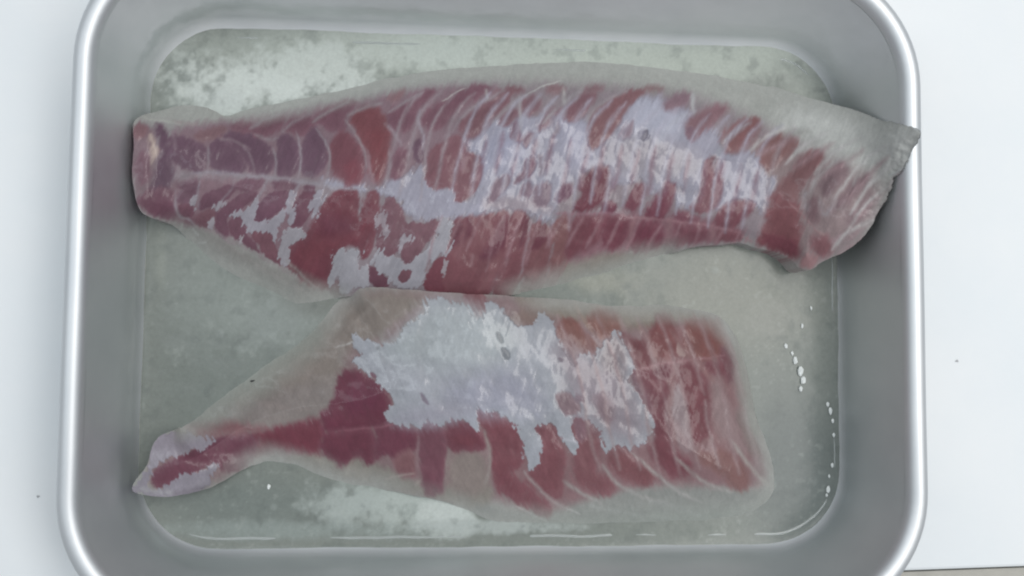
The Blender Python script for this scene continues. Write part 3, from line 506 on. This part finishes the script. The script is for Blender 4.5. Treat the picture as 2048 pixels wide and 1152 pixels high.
LO = [
 (p, [(640,640),(700,575),(1000,585),(1130,598),(1420,625),(1490,720),(1510,830),(1550,960),(1480,990),(1380,960),(1280,985),(1180,1000),(1100,1045),(1000,1000),(900,1000),(760,970),(660,940),(540,900),(440,970),(270,990),(330,860),(520,850),(640,820),(672,760)], (134,116,118), 14, 5),
 (p, [(660,610),(740,578),(860,590),(848,640),(800,680),(700,690),(690,740),(640,810),(520,850),(360,860),(420,800),(560,710)], (131,122,116), 14, 6),
 (p, [(1010,590),(1150,598),(1420,620),(1400,650),(1250,660),(1150,650),(1090,630)], (130,118,108), 12, 5),
 (p, [(700,745),(672,830),(560,855),(420,850),(500,800),(600,770)], (132,124,121), 14, 5),
 (p, [(640,905),(760,925),(860,980),(980,960),(990,1000),(950,1030),(880,995),(740,970),(640,945),(560,915)], (139,134,127), 8, 5),
 (p, [(950,1000),(1080,1040),(1200,990),(1340,960),(1480,980),(1570,990),(1560,1030),(1300,1050),(940,1050)], (138,140,137), 10, 5),
 (p, [(1470,650),(1500,760),(1530,870),(1500,880),(1478,780),(1462,690)], (128,122,114), 8, 4),
 (p, [(905,905),(968,900),(985,960),(965,995),(900,990),(892,940)], (135,124,120), 12, 4),
 (p, [(1260,720),(1300,650),(1420,640),(1470,720),(1490,840),(1500,960),(1400,930),(1290,900)], (128,101,103), 14, 5),
 (p, [(980,860),(1130,850),(1310,880),(1480,900),(1500,975),(1300,965),(1200,985),(1090,1020),(1000,960)], (130,106,109), 12, 5),
 # red muscle
 (m, [(300,962),(312,940),(350,916),(400,897),(430,880),(470,872),(505,866),(520,880),(512,910),(500,925),(470,940),(452,944),(440,920),(400,937),(360,962),(318,978)], (107,70,82), 4, 4),
 (m, [(505,866),(540,860),(592,850),(640,832),(650,860),(640,905),(600,906),(560,892),(530,906),(512,912),(520,880)], (110,64,74), 7, 4),
 (m, [(362,851),(420,842),(480,850),(545,858),(440,868),(385,862)], (128,98,101), 8, 4),
 (m, [(640,830),(665,806),(674,775),(677,750),(695,737),(727,747),(760,772),(781,797),(783,815),(773,828),(786,848),(740,856),(690,862),(650,866)], (101,57,70), 5, 4),
 (m, [(650,866),(690,862),(745,856),(752,880),(748,920),(735,932),(725,914),(710,912),(696,926),(680,936),(668,922),(642,906)], (106,63,75), 5, 4),
 (m, [(745,856),(786,848),(822,850),(838,868),(836,900),(812,906),(790,914),(775,906),(760,914),(750,918),(754,880)], (106,65,77), 5, 4),
 (m, [(790,914),(832,900),(832,940),(836,950),(796,954)], (126,94,98), 7, 4),
 (m, [(840,850),(855,841),(877,847),(892,865),(896,895),(891,930),(886,965),(886,983),(865,992),(852,984),(842,948),(839,900),(837,870)], (113,77,87), 5, 4),
 (m, [(892,842),(905,831),(922,839),(947,851),(968,870),(971,898),(940,899),(910,902),(895,883)], (110,70,79), 4, 4),
 (m, [(952,816),(985,821),(1015,841),(1040,846),(1046,875),(1048,920),(1036,936),(1018,942),(1032,960),(1065,985),(1100,1014),(1101,1037),(1065,1026),(1030,1001),(995,981),(985,950),(985,900),(972,867),(960,845)], (118,77,84), 4, 4),
 (m, [(1066,852),(1090,845),(1111,855),(1116,885),(1128,905),(1127,950),(1124,986),(1110,999),(1077,982),(1052,956),(1075,930),(1083,900),(1076,870)], (119,80,86), 4, 4),
 (m, [(1145,830),(1175,837),(1201,857),(1201,882),(1198,920),(1184,947),(1226,957),(1227,980),(1210,992),(1175,977),(1148,957),(1147,900),(1137,865)], (122,86,91), 6, 5),
 (m, [(1221,900),(1240,889),(1251,905),(1275,920),(1301,934),(1308,950),(1296,974),(1262,964),(1230,942),(1218,920)], (118,82,86), 6, 4),
 (m, [(1262,738),(1300,736),(1333,766),(1336,800),(1330,835),(1344,850),(1338,882),(1351,905),(1381,925),(1384,942),(1362,957),(1325,937),(1297,909),(1305,877),(1308,850),(1290,820),(1285,800),(1263,773)], (112,71,78), 5, 4),
 (m, [(1357,730),(1382,726),(1408,750),(1421,785),(1428,817),(1416,838),(1421,858),(1413,873),(1385,884),(1382,840),(1372,800),(1362,770)], (112,70,76), 6, 4),
 (m, [(1386,898),(1420,910),(1445,899),(1473,917),(1496,940),(1499,962),(1488,982),(1460,972),(1448,950),(1400,922)], (126,97,96), 7, 5),
 (m, [(1471,823),(1488,845),(1513,887),(1517,912),(1500,907),(1476,865)], (120,100,99), 6, 4),
 (m, [(1116,672),(1122,642),(1147,636),(1166,660),(1188,685),(1188,708),(1170,711),(1155,733),(1142,720),(1130,700)], (124,90,86), 4, 4),
 (m, [(1171,636),(1190,620),(1226,616),(1236,637),(1241,660),(1225,668),(1210,677),(1190,668)], (124,91,86), 6, 4),
 (m, [(1244,664),(1267,680),(1288,684),(1302,715),(1298,734),(1273,738),(1262,710),(1250,685)], (108,70,74), 5, 4),
 (m, [(1296,668),(1310,646),(1320,626),(1343,636),(1351,670),(1356,700),(1350,712),(1325,718),(1311,700)], (115,75,76), 7, 4),
 (m, [(1371,661),(1382,641),(1420,636),(1441,647),(1451,680),(1460,700),(1450,710),(1395,721),(1374,701)], (121,82,80), 7, 4),
 (m, [(1447,694),(1462,704),(1471,730),(1461,768),(1450,750),(1440,722)], (103,62,70), 6, 3),
 (m, [(1404,728),(1446,724),(1450,752),(1420,747)], (112,72,78), 5, 3),
 (m, [(1306,744),(1330,732),(1342,742),(1334,758),(1316,752)], (104,64,72), 5, 3),
 (m, [(928,586),(968,588),(972,620),(958,640),(944,648),(948,625),(936,608)], (120,84,88), 4, 3),
 (p, [(700,760),(740,765),(765,800),(740,830),(690,820)], (97,53,68), 12, 4),
 (p, [(900,870),(940,870),(965,890),(920,892)], (108,66,74), 6, 3),
 (p, [(1290,770),(1320,790),(1325,815),(1300,810)], (102,62,70), 9, 4),
 (p, [(1000,640),(1075,600),(1110,640),(1070,654),(1035,650)], (128,112,108), 10, 4),
 (p, [(800,640),(850,600),(846,636),(815,644),(800,680),(770,688),(770,665)], (124,104,104), 8, 4),
 (p, [(1420,755),(1440,755),(1470,830),(1500,905),(1480,910),(1440,880),(1425,840)], (142,124,125), 9, 4),
 # pale silver patch
 (s, [(852,597),(866,601),(880,596),(905,602),(932,610),(947,627),(937,655),(952,645),(970,627),(975,596),(1000,610),(1015,632),(1037,652),(1052,656),(1070,652),(1077,621),(1088,634),(1101,640),(1112,667),(1122,695),(1140,728),(1150,736),(1160,718),(1172,709),(1190,707),(1205,690),(1218,676),(1231,659),(1243,680),(1260,710),(1271,738),(1258,752),(1270,780),(1286,806),(1302,835),(1307,856),(1296,876),(1262,897),(1238,888),(1222,896),(1212,908),(1204,880),(1202,860),(1178,836),(1148,830),(1138,860),(1148,880),(1157,888),(1143,914),(1122,876),(1112,852),(1090,845),(1066,851),(1076,870),(1082,898),(1075,928),(1052,952),(1048,905),(1045,862),(1020,842),(990,825),(955,815),(953,833),(964,860),(945,850),(922,839),(905,831),(894,842),(885,852),(868,843),(855,841),(840,856),(812,850),(790,850),(777,842),(772,826),(785,804),(780,790),(765,774),(745,755),(720,735),(704,722),(712,712),(725,710),(716,700),(707,695),(705,670),(722,676),(740,682),(760,688),(780,690),(792,684),(805,670),(808,654),(816,645),(832,638),(847,635),(852,615)], (157,160,168), 1.3, 5),
 (p, [(860,600),(940,610),(1040,655),(1020,720),(900,740),(740,710),(820,650)], (163,169,173), 26, 8),
 (p, [(960,750),(1060,740),(1100,840),(1000,820),(900,830),(880,780)], (153,154,168), 26, 8),
 (p, [(1100,670),(1180,720),(1250,720),(1300,850),(1260,890),(1190,850),(1130,780)], (143,134,142), 24, 8),
 (p, [(1195,700),(1235,665),(1262,715),(1250,750),(1210,740)], (146,136,140), 10, 5),
 (p, [(780,830),(900,800),(960,815),(880,850),(800,850)], (150,149,160), 16, 6),
 (l, [(670,695),(690,690),(708,682)], (182,180,178), 1, 2.2),
 (m, [(1002,694),(1013,696),(1020,712),(1012,720),(1004,708)], (118,122,128), 1.5, 2),
 (m, [(994,662),(1000,668),(1006,684),(998,682)], (132,136,140), 2, 2),
 (m, [(840,785),(850,795),(860,810),(852,808),(843,796)], (124,116,128), 2, 2),
 (m, [(1114,792),(1132,786),(1142,798),(1162,816),(1140,830),(1120,816)], (126,108,114), 4, 4),
 (m, [(1150,794),(1166,798),(1158,804)], (130,116,124), 3, 3),
 (m, [(1230,718),(1238,722),(1248,756),(1240,758)], (132,126,132), 4, 2),
 (m, [(1195,790),(1216,796),(1226,820),(1222,846),(1206,838),(1190,812)], (134,118,124), 7, 4),
 (m, [(1118,716),(1126,717),(1125,723),(1119,722)], (124,114,124), 1.5, 1),
 (m, [(741,744),(752,749),(752,757),(744,754)], (122,96,106), 1.5, 2),
 (m, [(1148,838),(1162,842),(1172,872),(1160,884),(1150,862)], (124,98,106), 5, 4),
 (p, [(750,692),(757,691),(758,698),(752,698)], (140,142,148), 2, 2),
 # folded silver tail end
 (s, [(294,940),(299,905),(311,878),(331,865),(373,866),(420,876),(432,884),(420,888),(404,904),(398,895),(372,904),(346,912),(318,926),(305,940)], (146,140,150), 1.5, 4),
 (s, [(258,982),(275,955),(296,938),(306,940),(300,958),(294,974),(312,984),(330,972),(352,962),(362,946),(400,946),(428,928),(436,932),(420,950),(416,976),(358,996),(311,996),(275,990)], (142,137,147), 2, 4),
 (p, [(272,984),(300,986),(350,988),(340,982),(300,978),(280,970)], (156,154,160), 4, 2),
 (p, [(340,986),(400,970),(420,975),(360,996)], (120,114,124), 5, 2),
 # fibres
 (l, [(677,862),(740,858),(790,850)], (128,88,98), 2, 1.2), (l, [(1272,739),(1310,730),(1350,724),(1400,718),(1449,711)], (144,112,116), 1.8, 1.8), (l, [(1150,601),(1160,630),(1190,672)], (148,128,120), 3, 2.5), (l, [(1280,650),(1300,685),(1318,720)], (138,112,110), 4, 4),
 (p, [(1353,681),(1364,694),(1376,710),(1356,711)], (154,134,132), 1.8, 2), (p, [(1354,762),(1366,785),(1374,810),(1376,850),(1388,898),(1372,908),(1350,875),(1342,822),(1348,790)], (142,128,131), 5, 3), (l, [(1340,660),(1362,690),(1400,730),(1430,765)], (136,108,108), 4, 3),
 (l, [(1340,840),(1368,880),(1378,900)], (142,122,124), 6, 7), (l, [(838,872),(834,910),(836,950)], (140,120,124), 3, 2), (l, [(970,862),(982,905),(978,950),(970,968)], (152,146,142), 3, 2.5), (l, [(900,900),(892,940),(888,985)], (144,136,132), 3, 2.5),
 (l, [(1048,942),(1075,975),(1110,1005),(1160,1030)], (160,150,150), 2.5, 3), (l, [(1030,1010),(1062,1028),(1098,1044)], (190,190,188), 1.5, 1.5), (l, [(1130,1015),(1162,1030)], (186,188,186), 1.5, 1.5), (l, [(1125,960),(1160,985),(1210,1010)], (160,158,156), 3, 2.5),
 (l, [(1205,930),(1225,960),(1260,985),(1330,1006)], (162,160,158), 3, 2.5), (l, [(1262,905),(1310,945),(1350,980),(1405,1006)], (164,162,160), 2.5, 3), (l, [(1350,915),(1400,962),(1465,986)], (162,160,157), 2.5, 3), (l, [(1462,880),(1490,920),(1515,950),(1552,982)], (164,160,156), 3, 3.5),
 (l, [(1180,1010),(1260,1030),(1340,1036)], (156,158,156), 4, 2), (l, [(1300,1000),(1400,1030)], (152,154,152), 5, 3), (l, [(770,958),(830,946)], (162,150,146), 2, 1.5), (l, [(705,920),(690,955)], (150,144,136), 3, 2), (l, [(840,960),(828,975)], (156,148,142), 3, 2),
 (l, [(690,660),(740,620),(760,600)], (146,138,132), 5, 3), (l, [(600,700),(660,660),(700,640)], (138,130,124), 6, 3), (l, [(560,745),(640,750),(672,770)], (140,131,127), 4, 2), (l, [(500,800),(560,815),(620,822)], (140,130,127), 4, 2), (l, [(400,820),(480,810)], (126,114,112), 8, 4),
 (l, [(1090,860),(1092,940)], (128,90,96), 5, 2), (l, [(1020,870),(1028,920)], (128,90,96), 5, 2), (l, [(1160,900),(1172,950)], (134,100,104), 5, 3), (l, [(1300,850),(1306,880)], (150,140,143), 4, 3), (l, [(1120,875),(1155,888)], (190,190,200), 2, 1)]

# regular connective sheets crossing the muscle, each a little different
_r = np.random.RandomState(11)
for i, x in enumerate(range(800, 1560, 34)):
    t = (x - 800) / 760.; top = 185 + 75 * t * t; j = _r.rand(6)
    UP += [(l, [(x - 34 + 8 * j[0], top + 190 + 30 * j[1]), (x - 14 + 6 * j[2], top + 90), (x + 14, top + 30), (x + 40 + 10 * j[3], top - 2)], (166, 164, 178) if 930 < x < 1540 else (150, 140, 146), 3 + 2 * j[4], 1.6 + 1.4 * j[5])]
    if 930 < x < 1540: UP += [(l, [(x - 14, top + 150 + 30 * j[1]), (x + 2, top + 70 + 20 * j[2])], (124, 98, 109), 4, 2.5 + 2 * j[3])]
for i, x in enumerate(range(880, 1520, 40)):
    j = _r.rand(4); y = 425 + max(0, x - 1240) * .13
    UP += [(l, [(x + 10 * j[0], y + 6), (x - 12, y + 40), (x - 28, y + 70 + 50 * j[1] * (x < 1120))], (142, 116, 122), 3, 1.4 + j[2])]
for (a, b) in (((1590, 250), (1500, 300)), ((1660, 262), (1570, 330)), ((1720, 275), (1630, 350)), ((1770, 290), (1668, 400)), ((1800, 320), (1700, 430)), ((1790, 360), (1690, 470)), ((1745, 440), (1665, 500))):
    j = _r.rand(3); UP += [(l, [a, ((a[0] + b[0]) / 2 - 10, (a[1] + b[1]) / 2 - 8), b], (184, 182, 182), 3, 1.5 + 1.5 * j[0]), (l, [(a[0] + 6, a[1] + 24), (b[0] + 14, b[1] + 8)], (150, 130, 134), 6, 3)]
for i, x in enumerate(range(1130, 1490, 40)):
    j = _r.rand(4); LO += [(l, [(x - 20 + 10 * j[0], 632), (x + 14, 700), (x + 40, 780 + 30 * j[1])], (148, 128, 130), 4, 1.5 + j[2]), (l, [(x + 40, 800), (x + 46, 860), (x + 70, 930 + 20 * j[1])], (148, 132, 134), 4, 1.5 + j[3])]

def build_fillet(name, label, OUT, LAY, Hm, dlen, E, step, climb=None, seed=0, lean=.5, thin=None):
    O = chaikin(OUT, True, 2); poly = O[:, :2]
    x0, y0 = poly.min(0) - 3 * step; x1, y1 = poly.max(0) + 3 * step
    U, V = np.meshgrid(np.arange(x0, x1, step), np.arange(y0, y1, step))
    # ragged outline
    rn = 3.0 * fbm(U / 40 + seed, V / 40, 4); rn = rn + 7 * fbm(U / 22, V / 14, 4) * sstep(1690, 1790, U)
    d = np.full(U.shape, 1e9); ins = np.zeros(U.shape, bool); fade = np.zeros(U.shape); ed = np.zeros(U.shape); ws = np.zeros(U.shape)
    n = len(poly)
    for i in range(n):
        a, b = O[i], O[(i + 1) % n]; di, t = segdist(U, V, a, b); d = np.minimum(d, di)
        w = np.hypot(b[0] - a[0], b[1] - a[1]) / (di + 22)**3
        fade += w * (a[2] + t * (b[2] - a[2])); ed += w * (a[3] + t * (b[3] - a[3])); ws += w
        if a[1] != b[1]: ins ^= ((a[1] > V) != (b[1] > V)) & (U < (b[0] - a[0]) * (V - a[1]) / (b[1] - a[1]) + a[0])
    sd = np.where(ins, d, -d) + rn; fade /= ws; ed = ed / ws * .001
    gy_, gx_ = np.gradient(sd, step); gl = np.maximum(np.hypot(gx_, gy_), .3)
    o = (sd < 0) & (sd > -4 * step)
    Uv = np.where(o, U - sd * gx_ / gl**2, U); Vv = np.where(o, V - sd * gy_ / gl**2, V); dd = np.maximum(sd, 0)
    # paint
    N1 = fbm(U / 22 + seed, V / 34, 4); N2 = fbm(U / 7 + 3 + seed, V / 9, 3); N3 = fbm(U / 60 + seed, V / 60 + 9, 3); N4 = fbm((U + lean * V) / 5.5 + seed, (V - lean * U) / 34 + 5, 3); N6 = fbm((U + lean * V) / 3.2 + 70, (V - lean * U) / 50 + seed, 2); N5 = fbm(U / 4 + 33, V / 4.5 + seed, 2)
    base = lin((159, 161, 157)); Ccol = np.zeros(U.shape + (3,)); Ccol[:] = base
    idm = np.zeros(U.shape, int); sil = np.zeros(U.shape); hb = np.zeros(U.shape); kinds = {}; nid = 0
    WU = U + 3 * N1 + 1.5 * N2; WV = V + 3 * fbm(U / 22 + 50, V / 34 + seed, 4) + 1.5 * fbm(U / 7 + 80, V / 9, 3)
    for (kd, pts, c, soft, nz) in LAY:
        lc = lin(c)
        if c[0] - c[1] > 12: lc = lc.mean() + 1.2 * (lc - lc.mean())   # flesh reds
        pts = np.array(pts, float); pad = 30 + soft
        i0 = max(int((pts[:, 0].min() - pad - x0) / step), 0); i1 = int((pts[:, 0].max() + pad - x0) / step) + 2
        j0 = max(int((pts[:, 1].min() - pad - y0) / step), 0); j1 = int((pts[:, 1].max() + pad - y0) / step) + 2
        sl = (slice(j0, j1), slice(i0, i1))
        if U[sl].size == 0: continue
        if kd == 'l':
            q = chaikin(pts, False, 2); dm = np.full(U[sl].shape, 1e9); L = len(q) - 1
            for i in range(L):
                di, t = segdist(WU[sl], WV[sl], q[i], q[i + 1]); tt = (i + t) / L
                dm = np.minimum(dm, di - nz * (np.minimum(1, 4 * np.minimum(tt, 1 - tt)) - .4))
            nz = nz * 1.25; soft = soft * 1.5 + nz * .6; k = sstep(soft, -soft * .6, dm) * .82 * (.85 + .5 * N1[sl] + .5 * N4[sl]).clip(.3, 1)
            Ccol[sl] = Ccol[sl] * (1 - k[..., None]) + lc * k[..., None]; hb[sl] += .00005 * k; continue
        hard = soft < 3
        q = chaikin(pts, True, 1 if hard or kd == 'm' else 2)
        sp = sd_poly(WU[sl], WV[sl], q) + nz * (.6 * N2[sl] + (.3 if hard else .6) * N1[sl] + (.9 if hard else .4) * N4[sl]) + (0 if hard else (9 if kd == 's' else 3.5) * N4[sl])
        if kd == 'm': sp = sp + (1.5 if hard else 3.6)
        if kd == 's' and hard: sp = sp + 1.2 + 3.5 * N5[sl] + 5 * N4[sl]
        sf = soft if hard else soft * 1.35
        k = sstep(-sf, sf, sp)
        var = (1 + .05 * N1[sl] + .05 * N3[sl])[..., None]
        cc = lc * var
        if kd == 'm' and not hard:
            core = sstep(-2, 20, sp + 6 * N1[sl])[..., None]; cc = cc * (.93 * core + (1 - core)) + (1 - core) * .08 * (lin((150, 132, 138)) - cc)
        Ccol[sl] = Ccol[sl] * (1 - k[..., None]) + cc * k[..., None]
        if kd in 'ms':
            nid += 1; kinds[nid] = kd; idm[sl] = np.where(sp > 0, nid, idm[sl])
            sil[sl] = sil[sl] * (1 - k) + (1 if kd == 's' else 0) * k
            if kd == 'm': hb[sl] = hb[sl] * (1 - k) + k * .0003 * sstep(-4, 18, sp)
            else: hb[sl] = hb[sl] * (1 - k) + k * (.00022 if hard else .00028)
    fib = fbm((U * .95 + V * .3) / 5 + seed, (V * .95 - U * .3) / 55, 3)
    Ccol *= (1 + .03 * fib + .04 * N2 + .09 * N3 + .07 * N4 + .05 * N6)[..., None]
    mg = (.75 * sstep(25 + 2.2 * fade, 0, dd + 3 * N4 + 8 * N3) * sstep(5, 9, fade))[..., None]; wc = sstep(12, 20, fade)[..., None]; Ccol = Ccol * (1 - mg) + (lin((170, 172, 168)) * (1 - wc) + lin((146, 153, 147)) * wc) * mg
    # height
    cl = climb(U, V) if climb else 0
    ed = ed * sstep(10, 6, fade) - .0006 * sstep(6, 10, fade)
    h = ICE + ed + np.maximum(Hm * (1 - (5.0 * thin(U, V) if thin is not None else 0)) - ed, 0) * (1 - np.exp(-dd / (dlen * (1 + np.maximum(fade - 5, 0) / 7)))) + .0010 * N3 * sstep(0, 40, dd) + .00015 * N1 + hb + .00006 * fib
    h = h + cl + np.minimum(dd / 30, 1) * .0008
    P = unp(Uv, Vv, h)
    zb = np.minimum(ICE - .003 + cl, h - .0012)
    B = P.copy(); B[..., 2] = zb
    du = np.gradient(P, axis=1); dv = np.gradient(P, axis=0); NN = np.cross(dv, du); NN /= np.linalg.norm(NN, axis=-1, keepdims=True) + 1e-12
    NN *= np.sign(NN[..., 2:3] + 1e-9)
    al = 1 - (thin(U, V) if thin is not None else np.zeros(U.shape))
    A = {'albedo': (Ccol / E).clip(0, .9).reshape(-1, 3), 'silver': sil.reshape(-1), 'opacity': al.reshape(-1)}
    inside = sd > 0
    cell = inside[:-1, :-1] | inside[1:, :-1] | inside[:-1, 1:] | inside[1:, 1:]
    ok = sd > -3.5 * step; cell &= ok[:-1, :-1] & ok[1:, :-1] & ok[:-1, 1:] & ok[1:, 1:]
    F = grid_faces(cell, U.shape)[:, ::-1]
    cid = idm[:-1, :-1][cell]
    ctr = unp(np.array(poly[:, 0].mean()), np.array(poly[:, 1].mean()), np.array(ICE))
    root = empty(name, tuple(ctr)); tag(root, label, 'fish fillet')
    Pf = P.reshape(-1, 3); Bf = B.reshape(-1, 3); Nf = NN.reshape(-1, 3); nv = len(Pf)
    # tiny islands go back to the flesh
    for i in range(1, nid + 1):
        if (cid == i).sum() < 12: cid[cid == i] = 0
    for i in range(0, nid + 1):
        f = F[cid == i]
        if len(f) == 0: continue
        if i == 0:
            e = np.concatenate([F[:, [0, 1]], F[:, [1, 2]], F[:, [2, 3]], F[:, [3, 0]]]); key = np.sort(e, 1); kk = key[:, 0] * nv + key[:, 1]
            uq, idx, cnt = np.unique(kk, return_index=True, return_counts=True); be = e[idx[cnt == 1]]
            side = np.stack([be[:, 1] + 2 * nv, be[:, 0] + 2 * nv, be[:, 0] + 3 * nv, be[:, 1] + 3 * nv], 1)
            SN = np.stack([-gx_ / gl, gy_ / gl, np.full(gl.shape, .35)], -1).reshape(-1, 3); SN /= np.linalg.norm(SN, axis=1, keepdims=True)
            af = al.reshape(-1)
            allf = np.concatenate([f, F[af[F].min(1) > .5][:, ::-1] + nv, side[af[be].min(1) > .5]])
            Nall = np.concatenate([Nf, -Nf * 0 + np.array([0, 0, -1.]), SN, SN])
            ff, vv, no, a1, a2, a3 = compact(allf, np.concatenate([Pf, Bf, Pf, Bf]), Nall, *(np.concatenate([A[k]] * 4) for k in ('albedo', 'silver', 'opacity')))
            mesh_obj('flesh', vv, ff, M_FISH, root, no, {'albedo': a1, 'silver': a2, 'opacity': a3})
        else:
            ff, vv, no, a1, a2, a3 = compact(f, Pf, Nf, A['albedo'], A['silver'], A['opacity'])
            mesh_obj('muscle_segment' if kinds[i] == 'm' else 'silver_patch', vv, ff, M_FISH, root, no, {'albedo': a1, 'silver': a2, 'opacity': a3})
    return root, (U, V, h)

def climb_up(u, v):
    t = np.clip((u - 1530) / 300., 0, 1.04); return .0535 * t ** 1.6
def thin_up(u, v): return .12 * sstep(1640, 1800, u + .35 * (350 - v))
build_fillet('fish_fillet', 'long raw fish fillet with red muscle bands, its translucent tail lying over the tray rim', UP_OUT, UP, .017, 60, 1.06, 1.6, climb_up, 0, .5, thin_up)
lo, (gu, gv, gh) = build_fillet('fish_fillet', 'shorter raw fish fillet with a large ragged pale silver patch and a folded tail end', LO_OUT, LO, .0135, 55, 1.10, 1.6, None, 31, -.5)
lo['group'] = 'raw fish fillets'

# tiny black speck on the thin flank of the smaller fillet
j, i = int((762 - gv[0, 0]) / 1.6), int((505 - gu[0, 0]) / 1.6)
c = unp(np.array(505.), np.array(762.), np.array(gh[j, i] + .0002)); vs = []; k = 8
for (rr_, z) in ((1, 0), (.8, .0003), (.3, .0005)):
    for a in range(k):
        t = 2 * math.pi * a / k; vs.append((c[0] + .0011 * rr_ * math.cos(t) + .0002 * math.sin(2 * t), c[1] + .0004 * rr_ * math.sin(t) + .0002 * math.cos(t), c[2] + z))
fs = [[q * k + a, q * k + (a + 1) % k, q * k + k + (a + 1) % k, q * k + k + a] for q in range(2) for a in range(k)] + [list(range(2 * k, 3 * k))]
tag(mesh_obj('speck', vs, fs, mat_plain('black_speck', (.03, .03, .03), .5)), 'tiny black speck lying on the pale thin flank of the smaller fillet', 'speck')
